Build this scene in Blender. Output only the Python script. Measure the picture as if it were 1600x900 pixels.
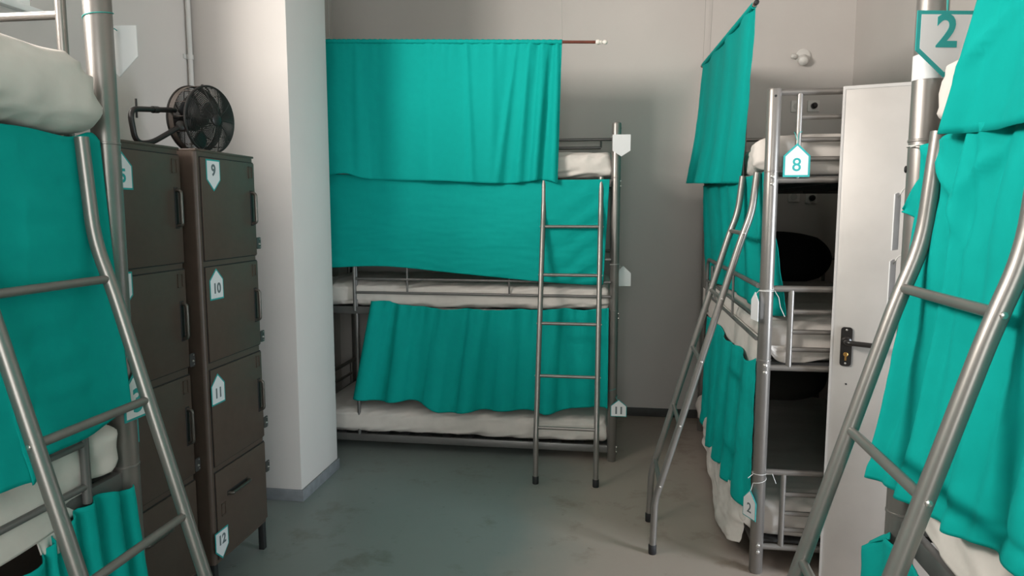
import bpy, bmesh, math, random
from math import sin, cos, pi, radians
from mathutils import Vector, Matrix, noise

for o in list(bpy.data.objects):
    bpy.data.objects.remove(o)
S = bpy.context.scene
COL = S.collection
random.seed(4)

# ------------------------------------------------------------------ camera
cam_d = bpy.data.cameras.new('camera')
cam_d.sensor_width = 36.0
cam_d.lens = 1100.0 / 1600.0 * 36.0
cam_d.clip_start = 0.02
cam = bpy.data.objects.new('camera', cam_d)
cam.location = (0, 0, 1.57)
cam.rotation_euler = (radians(90 - 6.33), 0, radians(8.3))
COL.objects.link(cam)
S.camera = cam

# ------------------------------------------------------------------ light
S.view_settings.view_transform = 'Standard'
S.view_settings.look = 'None'
S.view_settings.gamma = 1.0
S.view_settings.use_curve_mapping = False
S.view_settings.exposure = -0.12
S.cycles.use_denoising = True
S.cycles.max_bounces = 12
S.cycles.diffuse_bounces = 8

world = bpy.data.worlds.new('sky')
S.world = world
world.use_nodes = True
wb = world.node_tree.nodes['Background']
wb.inputs['Color'].default_value = (0.80, 0.90, 1.0, 1)
wb.inputs['Strength'].default_value = 0.4


def area_light(name, loc, direction, sx, sy, power, color):
    d = bpy.data.lights.new(name, 'AREA')
    d.shape = 'RECTANGLE'
    d.size, d.size_y = sx, sy
    d.energy = power
    d.color = color
    o = bpy.data.objects.new(name, d)
    o.location = loc
    o.rotation_euler = Vector(direction).to_track_quat('-Z', 'Y').to_euler()
    COL.objects.link(o)
    return o


XL, XR, YB, YF, ZC = -2.18, 1.63, 5.35, -2.40, 3.70     # room: left, right, back, front, ceiling
W1 = (0.10, 2.32, 2.45, 3.35)      # window_1 in the left wall (y, z, y, z)
W2 = (-1.70, 2.32, -0.45, 3.35)    # fill_window_2 added to the left wall for fill light, unseen
W3 = (-0.60, 0.90, 1.40, 3.10)     # fill_window_3 made up in the unseen front wall to let in fill light (x, z, x, z)
DAY = (1.0, 0.895, 0.825)
area_light('daylight_near', (XL - 0.70, 0.62, 2.88), (0.72, 0.69, -0.10), 1.15, 0.85, 272, DAY)
area_light('daylight_far', (XL - 0.25, 1.95, 2.84), (1, 0.10, -0.10), 0.85, 0.95, 36, DAY)
area_light('fill_rear', (XL - 0.25, -1.08, 2.84), (1, 0.30, -0.10), 1.15, 0.95, 28, DAY)  # added fill lamp outside the made-up rear left window
area_light('fill_front', (0.4, YF - 0.30, 2.0), (-0.08, 1, -0.05), 2.0, 2.1, 140, (1.0, 0.95, 0.91))  # added fill lamp behind the camera, lifts the shaded forward faces
area_light('daylight_doorway', (3.35, 1.40, 1.25), (-1, 0.42, 0.0), 1.1, 2.0, 190, (0.84, 0.92, 1.0))


# ------------------------------------------------------------------ materials
def new_mat(name):
    m = bpy.data.materials.new(name)
    m.use_nodes = True
    nt = m.node_tree
    return m, nt, nt.nodes['Principled BSDF']


def simple(name, col, rough=0.5, metal=0.0, var=0.06, vscale=8.0, bump=0.0, bscale=60.0, spec=None):
    """principled with gentle procedural colour variation and an optional bump"""
    m, nt, b = new_mat(name)
    n = nt.nodes.new('ShaderNodeTexNoise')
    tc = nt.nodes.new('ShaderNodeTexCoord')
    n.inputs['Scale'].default_value = vscale
    n.inputs['Detail'].default_value = 4
    nt.links.new(tc.outputs['Object'], n.inputs['Vector'])
    r = nt.nodes.new('ShaderNodeValToRGB')
    r.color_ramp.elements[0].position = 0.3
    r.color_ramp.elements[1].position = 0.7
    r.color_ramp.elements[0].color = tuple(c * (1 - var) for c in col) + (1,)
    r.color_ramp.elements[1].color = tuple(min(1, c * (1 + var)) for c in col) + (1,)
    nt.links.new(n.outputs['Fac'], r.inputs['Fac'])
    nt.links.new(r.outputs['Color'], b.inputs['Base Color'])
    b.inputs['Roughness'].default_value = rough
    b.inputs['Metallic'].default_value = metal
    if spec is not None:
        b.inputs['Specular IOR Level'].default_value = spec
    if bump:
        n2 = nt.nodes.new('ShaderNodeTexNoise')
        n2.inputs['Scale'].default_value = bscale
        n2.inputs['Detail'].default_value = 3
        nt.links.new(tc.outputs['Object'], n2.inputs['Vector'])
        bp = nt.nodes.new('ShaderNodeBump')
        bp.inputs['Strength'].default_value = bump
        bp.inputs['Distance'].default_value = 0.004
        nt.links.new(n2.outputs['Fac'], bp.inputs['Height'])
        nt.links.new(bp.outputs['Normal'], b.inputs['Normal'])
    return m


def cloth_mat(name, col, translucent=0.15, weave=900.0):
    m, nt, b = new_mat(name)
    tc = nt.nodes.new('ShaderNodeTexCoord')
    n = nt.nodes.new('ShaderNodeTexNoise')
    n.inputs['Scale'].default_value = 30
    n.inputs['Detail'].default_value = 5
    nt.links.new(tc.outputs['Object'], n.inputs['Vector'])
    r = nt.nodes.new('ShaderNodeValToRGB')
    r.color_ramp.elements[0].color = tuple(c * 0.94 for c in col) + (1,)
    r.color_ramp.elements[1].color = tuple(min(1, c * 1.05) for c in col) + (1,)
    nt.links.new(n.outputs['Fac'], r.inputs['Fac'])
    nt.links.new(r.outputs['Color'], b.inputs['Base Color'])
    b.inputs['Roughness'].default_value = 0.8
    b.inputs['Specular IOR Level'].default_value = 0.12
    n2 = nt.nodes.new('ShaderNodeTexNoise')
    n2.inputs['Scale'].default_value = 22
    n2.inputs['Detail'].default_value = 6
    nt.links.new(tc.outputs['Object'], n2.inputs['Vector'])
    bp = nt.nodes.new('ShaderNodeBump')
    bp.inputs['Strength'].default_value = 0.18
    bp.inputs['Distance'].default_value = 0.006
    nt.links.new(n2.outputs['Fac'], bp.inputs['Height'])
    nt.links.new(bp.outputs['Normal'], b.inputs['Normal'])
    if translucent:
        t = nt.nodes.new('ShaderNodeBsdfTranslucent')
        nt.links.new(r.outputs['Color'], t.inputs['Color'])
        mx = nt.nodes.new('ShaderNodeMixShader')
        mx.inputs[0].default_value = translucent
        nt.links.new(b.outputs[0], mx.inputs[1])
        nt.links.new(t.outputs[0], mx.inputs[2])
        nt.links.new(mx.outputs[0], nt.nodes['Material Output'].inputs['Surface'])
    return m


def floor_mat():
    m, nt, b = new_mat('worn_painted_concrete')
    L = nt.links.new
    tc = nt.nodes.new('ShaderNodeTexCoord')
    sep = nt.nodes.new('ShaderNodeSeparateXYZ')
    L(tc.outputs['Object'], sep.inputs[0])
    big = nt.nodes.new('ShaderNodeTexNoise')
    big.inputs['Scale'].default_value = 1.4
    big.inputs['Detail'].default_value = 6
    big.inputs['Roughness'].default_value = 0.62
    L(tc.outputs['Object'], big.inputs['Vector'])
    # the paint has worn to brown concrete on the right side of the room
    mr = nt.nodes.new('ShaderNodeMapRange')
    mr.inputs[1].default_value = -0.60
    mr.inputs[2].default_value = -0.02
    L(sep.outputs['X'], mr.inputs[0])
    add = nt.nodes.new('ShaderNodeMath')
    add.operation = 'ADD'
    mul = nt.nodes.new('ShaderNodeMath')
    mul.operation = 'MULTIPLY_ADD'
    mul.inputs[1].default_value = 0.9
    mul.inputs[2].default_value = -0.45
    L(big.outputs['Fac'], mul.inputs[0])
    L(mr.outputs[0], add.inputs[0])
    L(mul.outputs[0], add.inputs[1])
    base = nt.nodes.new('ShaderNodeValToRGB')
    base.color_ramp.elements[0].position = 0.15
    base.color_ramp.elements[1].position = 0.85
    base.color_ramp.elements[0].color = (0.190, 0.216, 0.203, 1)
    base.color_ramp.elements[1].color = (0.36, 0.30, 0.255, 1)
    L(add.outputs[0], base.inputs['Fac'])
    st = nt.nodes.new('ShaderNodeTexNoise')
    st.inputs['Scale'].default_value = 3.2
    st.inputs['Detail'].default_value = 8
    st.inputs['Roughness'].default_value = 0.7
    st.inputs['Distortion'].default_value = 0.15
    L(tc.outputs['Object'], st.inputs['Vector'])
    sr = nt.nodes.new('ShaderNodeValToRGB')
    sr.color_ramp.elements[0].position = 0.33
    sr.color_ramp.elements[0].color = (0.70, 0.64, 0.58, 1)
    sr.color_ramp.elements[1].position = 0.45
    sr.color_ramp.elements[1].color = (1, 1, 1, 1)
    L(st.outputs['Fac'], sr.inputs['Fac'])
    mx = nt.nodes.new('ShaderNodeMix')
    mx.data_type = 'RGBA'
    mx.blend_type = 'MULTIPLY'
    mx.inputs[0].default_value = 0.85
    L(base.outputs['Color'], mx.inputs[6])
    L(sr.outputs['Color'], mx.inputs[7])
    # small dark specks
    sp = nt.nodes.new('ShaderNodeTexVoronoi')
    sp.inputs['Scale'].default_value = 9
    L(tc.outputs['Object'], sp.inputs['Vector'])
    pr = nt.nodes.new('ShaderNodeValToRGB')
    pr.color_ramp.elements[0].position = 0.03
    pr.color_ramp.elements[0].color = (0.6, 0.58, 0.55, 1)
    pr.color_ramp.elements[1].position = 0.09
    pr.color_ramp.elements[1].color = (1, 1, 1, 1)
    L(sp.outputs['Distance'], pr.inputs['Fac'])
    m2 = nt.nodes.new('ShaderNodeMix')
    m2.data_type = 'RGBA'
    m2.blend_type = 'MULTIPLY'
    m2.inputs[0].default_value = 0.6
    L(mx.outputs[2], m2.inputs[6])
    L(pr.outputs['Color'], m2.inputs[7])
    L(m2.outputs[2], b.inputs['Base Color'])
    rr = nt.nodes.new('ShaderNodeMapRange')
    rr.inputs[3].default_value = 0.30
    rr.inputs[4].default_value = 0.55
    L(st.outputs['Fac'], rr.inputs[0])
    L(rr.outputs[0], b.inputs['Roughness'])
    bp = nt.nodes.new('ShaderNodeBump')
    bp.inputs['Strength'].default_value = 0.12
    bp.inputs['Distance'].default_value = 0.01
    L(st.outputs['Fac'], bp.inputs['Height'])
    L(bp.outputs['Normal'], b.inputs['Normal'])
    return m


M = {}
M['wall'] = simple('wall_paint', (0.56, 0.525, 0.50), 0.75, var=0.03, vscale=1.5, bump=0.15, bscale=35)
M['ceiling'] = simple('ceiling_paint', (0.50, 0.49, 0.48), 0.8, var=0.02)
M['floor'] = floor_mat()
M['skirting'] = simple('grey_skirting_paint', (0.17, 0.18, 0.19), 0.55, var=0.15, vscale=20)
M['dark_skirting'] = simple('dark_skirting_paint', (0.045, 0.045, 0.043), 0.6, var=0.15, vscale=20)
M['white_trim'] = simple('white_window_paint', (0.85, 0.85, 0.84), 0.4, var=0.02)
M['steel'] = simple('silver_grey_powder_coat', (0.245, 0.23, 0.215), 0.34, metal=0.6, var=0.05, vscale=12)
M['steel_dark'] = simple('grey_frame_coat', (0.19, 0.185, 0.18), 0.4, metal=0.5, var=0.05)
M['slat'] = simple('dark_slat_steel', (0.06, 0.06, 0.062), 0.6, var=0.1)
M['bolt'] = simple('zinc_bolt', (0.55, 0.53, 0.50), 0.3, metal=0.9)
M['rubber'] = simple('black_rubber', (0.012, 0.012, 0.013), 0.6)
M['teal'] = cloth_mat('teal_cotton', (0.003, 0.385, 0.345), 0.12)
M['sheet'] = cloth_mat('white_bed_sheet', (0.66, 0.615, 0.575), 0.0)
M['pillow_dark'] = cloth_mat('black_pillow_cotton', (0.012, 0.012, 0.014), 0.0)
M['pillow_grey'] = cloth_mat('grey_pillow_cotton', (0.20, 0.205, 0.20), 0.0)
M['pillow_brown'] = cloth_mat('brown_grey_pillow_cotton', (0.10, 0.092, 0.082), 0.0)
M['locker'] = simple('brown_grey_locker_enamel', (0.080, 0.055, 0.042), 0.42, metal=0.1, var=0.06, vscale=30)
M['locker_gap'] = simple('locker_door_gap', (0.012, 0.012, 0.012), 0.7)
M['locker_handle'] = simple('locker_handle_bronze', (0.11, 0.098, 0.085), 0.3, metal=0.6)
M['hasp'] = simple('hasp_steel', (0.10, 0.098, 0.095), 0.4, metal=0.6)
M['fan'] = simple('black_fan_enamel', (0.018, 0.016, 0.015), 0.4, metal=0.2)
M['fan_brown'] = simple('dusty_fan_housing', (0.060, 0.047, 0.040), 0.55, var=0.25, vscale=14)
M['door'] = simple('grey_metal_door', (0.50, 0.475, 0.45), 0.42, metal=0.25, var=0.07, vscale=5, bump=0.05, bscale=18)
M['black_metal'] = simple('black_handle_enamel', (0.014, 0.012, 0.011), 0.3)
M['brass'] = simple('lock_brass', (0.55, 0.30, 0.09), 0.35, metal=0.9)
M['white_card'] = simple('white_card', (0.70, 0.70, 0.71), 0.5, var=0.02)
M['sign_teal'] = simple('sign_teal_ink', (0.015, 0.32, 0.31), 0.5)
M['sign_grey'] = simple('sign_grey_ink', (0.12, 0.15, 0.16), 0.5)
M['string'] = simple('white_cord', (0.62, 0.62, 0.60), 0.8)
M['string_teal'] = simple('teal_cord', (0.05, 0.34, 0.31), 0.8)
M['wire'] = simple('thin_wire', (0.34, 0.33, 0.31), 0.5)
M['rod_wood'] = simple('reddish_rod_wood', (0.13, 0.028, 0.014), 0.4, var=0.2, vscale=25)
M['rod_cap'] = simple('ivory_finial', (0.80, 0.76, 0.70), 0.35)
M['plastic'] = simple('white_plastic', (0.66, 0.64, 0.61), 0.4)
M['conduit'] = simple('grey_conduit_plastic', (0.50, 0.49, 0.47), 0.5)


def glass_mat():
    m = bpy.data.materials.new('window_glass')
    m.use_nodes = True
    nt = m.node_tree
    nt.nodes.clear()
    out = nt.nodes.new('ShaderNodeOutputMaterial')
    t = nt.nodes.new('ShaderNodeBsdfTransparent')
    t.inputs[0].default_value = (0.96, 0.98, 0.98, 1)
    g = nt.nodes.new('ShaderNodeBsdfGlossy')
    g.inputs['Roughness'].default_value = 0.03
    mx = nt.nodes.new('ShaderNodeMixShader')
    mx.inputs[0].default_value = 0.07
    nt.links.new(t.outputs[0], mx.inputs[1])
    nt.links.new(g.outputs[0], mx.inputs[2])
    nt.links.new(mx.outputs[0], out.inputs[0])
    return m


M['glass'] = glass_mat()


# ------------------------------------------------------------------ mesh helpers
def link(name, bm, mats, parent=None, smooth=True, angle=40):
    bmesh.ops.recalc_face_normals(bm, faces=bm.faces[:])
    me = bpy.data.meshes.new(name)
    bm.to_mesh(me)
    bm.free()
    if not isinstance(mats, (list, tuple)):
        mats = [mats]
    for m in mats:
        me.materials.append(m)
    o = bpy.data.objects.new(name, me)
    COL.objects.link(o)
    if smooth:
        me.shade_smooth()
        try:
            me.set_sharp_from_angle(angle=radians(angle))
        except Exception:
            pass
    if parent is not None:
        o.parent = parent
        o.matrix_parent_inverse = parent_world(parent).inverted()
    return o


def parent_world(p):
    m = p.matrix_basis.copy()
    q = p
    while q.parent is not None:
        m = parent_world(q.parent) @ q.matrix_parent_inverse @ q.matrix_basis
        break
    return m


def thing(name, label, cat, loc, group=None):
    o = bpy.data.objects.new(name, None)
    o.empty_display_size = 0.1
    o.location = loc
    COL.objects.link(o)
    o['label'] = label
    o['category'] = cat
    if group:
        o['group'] = group
    return o


def tag(o, label, cat, group=None):
    o['label'] = label
    o['category'] = cat
    if group:
        o['group'] = group
    return o


def structure(o, label=None, cat=None):
    o['kind'] = 'structure'
    if label:
        o['label'] = label
    if cat:
        o['category'] = cat
    return o


def set_mat(bm, start, idx):
    if idx:
        bm.faces.ensure_lookup_table()
        for f in bm.faces[start:]:
            f.material_index = idx


def box(bm, lo, hi, bev=0.0, seg=2, idx=0):
    """axis aligned box between two corners"""
    b2 = bmesh.new()
    bmesh.ops.create_cube(b2, size=1)
    lo, hi = Vector(lo), Vector(hi)
    for v in b2.verts:
        v.co = Vector(((v.co.x + .5) * (hi.x - lo.x) + lo.x, (v.co.y + .5) * (hi.y - lo.y) + lo.y, (v.co.z + .5) * (hi.z - lo.z) + lo.z))
    if bev:
        bmesh.ops.bevel(b2, geom=b2.edges[:], offset=bev, segments=seg, affect='EDGES', profile=0.5)
    merge(bm, b2, idx=idx)


def merge(bm, b2, mat=None, idx=0):
    vm = {}
    for v in b2.verts:
        vm[v] = bm.verts.new(mat @ v.co if mat else v.co)
    for f in b2.faces:
        try:
            nf = bm.faces.new([vm[v] for v in f.verts])
            nf.material_index = idx
        except ValueError:
            pass
    b2.free()


def fillet(pts, r, n=5):
    pts = [Vector(p) for p in pts]
    out = [pts[0]]
    for i in range(1, len(pts) - 1):
        a, p, c = pts[i - 1], pts[i], pts[i + 1]
        d1, d2 = (a - p), (c - p)
        k = min(r, d1.length * .45, d2.length * .45)
        s, e = p + d1.normalized() * k, p + d2.normalized() * k
        for j in range(n + 1):
            t = j / n
            out.append(s.lerp(p, t).lerp(p.lerp(e, t), t))
    out.append(pts[-1])
    return out


def tube(bm, pts, r, n=10, cap=True, idx=0, closed=False):
    pts = [Vector(p) for p in pts]
    tans = []
    N = len(pts)
    for i in range(N):
        if closed:
            t = pts[(i + 1) % N] - pts[i - 1]
        else:
            t = pts[min(i + 1, N - 1)] - pts[max(i - 1, 0)]
        tans.append(t.normalized())
    ref = Vector((0, 0, 1)) if abs(tans[0].z) < 0.9 else Vector((1, 0, 0))
    a = tans[0].cross(ref).normalized()
    rings = []
    for i in range(N):
        t = tans[i]
        a = (a - t * a.dot(t)).normalized()
        b = t.cross(a)
        rr = r[i] if isinstance(r, (list, tuple)) else r
        rings.append([bm.verts.new(pts[i] + (a * cos(2 * pi * k / n) + b * sin(2 * pi * k / n)) * rr) for k in range(n)])
    last = N if closed else N - 1
    for i in range(last):
        r1, r2 = rings[i], rings[(i + 1) % N]
        for k in range(n):
            f = bm.faces.new((r1[k], r1[(k + 1) % n], r2[(k + 1) % n], r2[k]))
            f.material_index = idx
    if cap and not closed:
        bm.faces.new(rings[0][::-1]).material_index = idx
        bm.faces.new(rings[-1]).material_index = idx


def lathe(bm, prof, origin, axis, n=24, idx=0):
    """prof: list of (radius, distance along axis)"""
    axis = Vector(axis).normalized()
    ref = Vector((0, 0, 1)) if abs(axis.z) < 0.9 else Vector((1, 0, 0))
    a = axis.cross(ref).normalized()
    b = axis.cross(a)
    o = Vector(origin)
    rings = []
    for r, h in prof:
        rings.append([bm.verts.new(o + axis * h + (a * cos(2 * pi * k / n) + b * sin(2 * pi * k / n)) * max(r, 1e-5)) for k in range(n)])
    for i in range(len(rings) - 1):
        for k in range(n):
            bm.faces.new((rings[i][k], rings[i][(k + 1) % n], rings[i + 1][(k + 1) % n], rings[i + 1][k])).material_index = idx
    bm.faces.new(rings[0][::-1]).material_index = idx
    bm.faces.new(rings[-1]).material_index = idx


def prism(bm, poly, o, a, b, n, d0, d1, idx=0):
    """polygon in the (a, b) frame at o, extruded along n from d0 to d1"""
    o, a, b, n = Vector(o), Vector(a), Vector(b), Vector(n)
    v0 = [bm.verts.new(o + a * x + b * y + n * d0) for x, y in poly]
    v1 = [bm.verts.new(o + a * x + b * y + n * d1) for x, y in poly]
    bm.faces.new(v0[::-1]).material_index = idx
    bm.faces.new(v1).material_index = idx
    k = len(poly)
    for i in range(k):
        bm.faces.new((v0[i], v0[(i + 1) % k], v1[(i + 1) % k], v1[i])).material_index = idx


def text_into(bm, txt, size, o, a, b, n, d, idx, bold=0.0):
    cu = bpy.data.curves.new('lettering', 'FONT')
    cu.body = txt
    cu.size = size
    cu.align_x = 'CENTER'
    cu.align_y = 'CENTER'
    cu.offset = bold
    cu.extrude = 0.0004
    cu.resolution_u = 4
    ob = bpy.data.objects.new('lettering', cu)
    COL.objects.link(ob)
    bpy.context.view_layer.update()
    dg = bpy.context.evaluated_depsgraph_get()
    me = bpy.data.meshes.new_from_object(ob.evaluated_get(dg))
    b2 = bmesh.new()
    b2.from_mesh(me)
    bpy.data.objects.remove(ob)
    bpy.data.curves.remove(cu)
    bpy.data.meshes.remove(me)
    a, b, n, o = Vector(a), Vector(b), Vector(n), Vector(o)
    for v in b2.verts:
        p = v.co.copy()
        v.co = o + a * p.x + b * p.y + n * (d + p.z)
    merge(bm, b2, idx=idx)


def house(w, h, roof, up=True):
    """five sided number plate: a little house, upright or upside down"""
    p = [(-w / 2, -h / 2), (w / 2, -h / 2), (w / 2, h / 2 - roof), (0, h / 2), (-w / 2, h / 2 - roof)]
    if not up:
        p = [(x, -y) for x, y in p][::-1]
    return p


def plate_mesh(txt, w, h, roof, up, o, a, b, n, tsize, border=0.007, ink=2, thick=0.003, bold=0.0, shift=None):
    bm = bmesh.new()
    prism(bm, house(w, h, roof, up), o, a, b, n, 0, thick, 1)
    ww, hh = w - 2 * border, h - border * 2.3
    prism(bm, house(ww, hh, roof * ww / w, up), Vector(o) + Vector(b) * (-0.15 * border if up else 0.15 * border), a, b, n, thick * .5, thick + 0.0006, 0)
    if txt:
        sh = shift if shift is not None else (-roof * .42 if up else roof * .42)
        text_into(bm, txt, tsize, Vector(o) + Vector(b) * sh, a, b, n, thick + 0.0010, ink, bold)
    return bm


SIGN_MATS = [M['white_card'], M['sign_teal'], M['sign_grey']]


def resample(pts, n):
    pts = [Vector(p) for p in pts]
    L = [0]
    for i in range(1, len(pts)):
        L.append(L[-1] + (pts[i] - pts[i - 1]).length)
    out = []
    for k in range(n):
        t = L[-1] * k / (n - 1)
        i = 0
        while i < len(L) - 2 and t > L[i + 1]:
            i += 1
        f = (t - L[i]) / max(1e-9, L[i + 1] - L[i])
        p0 = pts[max(i - 1, 0)]
        p1, p2 = pts[i], pts[i + 1]
        p3 = pts[min(i + 2, len(pts) - 1)]
        m1, m2 = (p2 - p0) * .5, (p3 - p1) * .5
        out.append((2 * f ** 3 - 3 * f ** 2 + 1) * p1 + (f ** 3 - 2 * f ** 2 + f) * m1 + (-2 * f ** 3 + 3 * f ** 2) * p2 + (f ** 3 - f ** 2) * m2)
    return out


def cloth(name, top, bot, normal, fold, mat, parent=None, nu=140, nv=60, thick=0.003, mid=None):
    """hanging cloth between a top line and a bottom line (world points), fold(u, v) = push along normal"""
    bm = bmesh.new()
    T, B = resample(top, nu + 1), resample(bot, nu + 1)
    Mi = resample(mid, nu + 1) if mid else None
    nrm = Vector(normal).normalized()
    g = []
    for j in range(nv + 1):
        v = j / nv
        row = []
        for i in range(nu + 1):
            u = i / nu
            if Mi:
                p = T[i] * (1 - v) * (1 - 2 * v) + Mi[i] * 4 * v * (1 - v) + B[i] * v * (2 * v - 1)
            else:
                p = T[i].lerp(B[i], v)
            row.append(bm.verts.new(p + nrm * fold(u, v)))
        g.append(row)
    for j in range(nv):
        for i in range(nu):
            bm.faces.new((g[j][i], g[j][i + 1], g[j + 1][i + 1], g[j + 1][i]))
    o = link(name, bm, mat, parent, angle=180)
    md = o.modifiers.new('thickness', 'SOLIDIFY')
    md.thickness = thick
    md.offset = 0
    return o


def nz(x, y, z=0.0):
    return noise.noise(Vector((x, y, z)))


def fbm(x, y, z=0.0):
    return nz(x, y, z) + .5 * nz(2.1 * x, 2.1 * y, z + 7) + .25 * nz(4.3 * x, 4.3 * y, z + 13)


def ridge(x):
    """soft pleat profile"""
    s = sin(x)
    return math.copysign(abs(s) ** 0.75, s)


# ------------------------------------------------------------------ room shell
def wall_with_holes(name, axis, at, thick, a0, a1, z0, z1, holes, mat):
    """wall slab; axis 'x' = plane of constant x, spans y; holes (a0, z0, a1, z1)"""
    bm = bmesh.new()
    As = sorted({a0, a1, *[h[0] for h in holes], *[h[2] for h in holes]})
    Zs = sorted({z0, z1, *[h[1] for h in holes], *[h[3] for h in holes]})
    for i in range(len(As) - 1):
        for j in range(len(Zs) - 1):
            ca, cz = (As[i] + As[i + 1]) / 2, (Zs[j] + Zs[j + 1]) / 2
            if any(h[0] < ca < h[2] and h[1] < cz < h[3] for h in holes):
                continue
            if axis == 'x':
                box(bm, (min(at, at + thick), As[i], Zs[j]), (max(at, at + thick), As[i + 1], Zs[j + 1]))
            else:
                box(bm, (As[i], min(at, at + thick), Zs[j]), (As[i + 1], max(at, at + thick), Zs[j + 1]))
    bmesh.ops.remove_doubles(bm, verts=bm.verts[:], dist=1e-5)
    return structure(link(name, bm, mat, smooth=False))


def slab(name, lo, hi, mat, bev=0.0):
    bm = bmesh.new()
    box(bm, lo, hi, bev)
    return structure(link(name, bm, mat, smooth=bev > 0))


slab('floor', (XL - .2, YF - .2, -.1), (2.9, YB + .2, 0), M['floor'])
slab('ceiling', (XL - .2, YF - .2, ZC), (2.9, YB + .2, ZC + .1), M['ceiling'])
wall_with_holes('wall_left', 'x', XL, -.2, YF - .2, YB + .2, 0, ZC, [W1, W2], M['wall'])
DOOR = (1.86, 0.0, 2.745, 2.07)
wall_with_holes('wall_right', 'x', XR, .15, YF - .2, YB + .2, 0, ZC, [DOOR], M['wall'])
slab('wall_back', (XL, YB, 0), (XR, YB + .2, ZC), M['wall'])
wall_with_holes('wall_front', 'y', YF, -.2, XL, XR, 0, ZC, [W3], M['wall'])
# short passage beyond the open door, open to daylight at its end
slab('wall_passage_near', (XR + .15, 1.2, 0), (2.8, 1.3, ZC), M['wall'])
slab('wall_passage_far', (XR + .15, 3.3, 0), (2.8, 3.4, ZC), M['wall'])
# pillar at the left wall
slab('wall_pillar', (XL, 3.466, 0), (-1.655, 3.965, ZC), M['wall'], 0.006)
slab('baseboard_pillar', (XL, 3.454, 0), (-1.643, 3.466, .065), M['skirting'], 0.003)
slab('baseboard_pillar_side', (-1.655, 3.466, 0), (-1.643, 3.965, .065), M['skirting'], 0.003)
slab('baseboard_back', (XL, YB - .012, 0), (XR, YB, .065), M['dark_skirting'], 0.003)
slab('baseboard_left', (XL, YF, 0), (XL + .012, 3.454, .065), M['skirting'], 0.003)
slab('baseboard_right', (XR - .012, 2.82, 0), (XR, YB - .012, .065), M['skirting'], 0.003)
slab('baseboard_right_near', (XR - .012, YF, 0), (XR, 1.79, .065), M['skirting'], 0.003)
slab('baseboard_left_far', (XL, 3.965, 0), (XL + .012, YB - .012, .065), M['skirting'], 0.003)
# door frame
bm = bmesh.new()
box(bm, (XR - .015, 1.80, 0), (XR + .16, 1.86, 2.13), .004)
box(bm, (XR - .015, 2.748, 0), (XR + .16, 2.81, 2.13), .004)
box(bm, (XR - .015, 1.86, 2.07), (XR + .16, 2.748, 2.13), .004)
structure(link('trim_1', bm, M['steel_dark']))


def window(name, axis, at, a0, z0, a1, z1, label):
    e = bpy.data.objects.new(name, None)
    e.location = (at, (a0 + a1) / 2, z0) if axis == 'x' else ((a0 + a1) / 2, at, z0)
    COL.objects.link(e)
    structure(e, label, 'window')

    def bx(bm, u0, u1, z0_, z1_, d0, d1, bev=.004):
        if axis == 'x':
            box(bm, (at + d0, u0, z0_), (at + d1, u1, z1_), bev)
        else:
            box(bm, (u0, at + d0, z0_), (u1, at + d1, z1_), bev)
    f = .055
    bm = bmesh.new()
    bx(bm, a0, a1, z0, z0 + f, -.10, .0)
    bx(bm, a0, a1, z1 - f, z1, -.10, .0)
    bx(bm, a0, a0 + f, z0 + f, z1 - f, -.10, .0)
    bx(bm, a1 - f, a1, z0 + f, z1 - f, -.10, .0)
    mid = (a0 + a1) / 2
    bx(bm, mid - .03, mid + .03, z0 + f, z1 - f, -.09, -.01)
    link('window_frame', bm, M['white_trim'], e)
    for u0, u1 in ((a0 + f, mid - .03), (mid + .03, a1 - f)):
        bm = bmesh.new()
        bx(bm, u0, u1, z0 + f, z1 - f, -.06, -.055, 0)
        link('pane', bm, M['glass'], e, smooth=False)
    bm = bmesh.new()
    bx(bm, a0 - .03, a1 + .03, z0 - .025, z0, -.02, .03)
    link('window_sill', bm, M['white_trim'], e)


window('window_1', 'x', XL, *W1, 'high white framed window in the left wall above the near bunk')
window('fill_window_2', 'x', XL, *W2, 'high white framed window added to the left wall for fill light')
window('fill_window_3', 'y', YF, *W3, 'large white framed window made up behind the camera for fill light')

# open metal door: hinged at the right wall, swung into the room
door = bpy.data.objects.new('door_1', None)
HNG, FREE = Vector((1.622, 2.742, 0)), Vector((0.872, 2.972, 0))
door.location = HNG
COL.objects.link(door)
structure(door, 'grey metal door standing open beside the far right bunk', 'door')
da = (HNG - FREE).normalized()              # from the free edge towards the hinge
dn = Vector((da.y, -da.x, 0))               # towards the camera
if dn.y > 0:
    dn = -dn
DW = (HNG - FREE).length
bm = bmesh.new()
b2 = bmesh.new()
box(b2, (0, 0, .012), (DW, .04, 2.05), .004)
merge(bm, b2, Matrix((( da.x, -dn.x, 0, FREE.x), (da.y, -dn.y, 0, FREE.y), (0, 0, 1, 0), (0, 0, 0, 1))))
link('door_leaf', bm, M['door'], door)
bm = bmesh.new()
prism(bm, [(.0005, .012), (.009, .012), (.009, 2.048), (.0005, 2.048)], FREE, da, (0, 0, 1), dn, -.0002, .003)
prism(bm, [(.009, 2.036), (DW, 2.036), (DW, 2.048), (.009, 2.048)], FREE, da, (0, 0, 1), dn, -.0002, .003)
link('door_edge_strip', bm, M['door'], door)


def rounded_rect(x0, x1, y0, y1, r, n=5):
    out = []
    for cx, cy, a in ((x1 - r, y1 - r, 0), (x0 + r, y1 - r, 90), (x0 + r, y0 + r, 180), (x1 - r, y0 + r, 270)):
        for k in range(n + 1):
            t = radians(a + 90 * k / n)
            out.append((cx + r * cos(t), cy + r * sin(t)))
    return out


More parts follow.
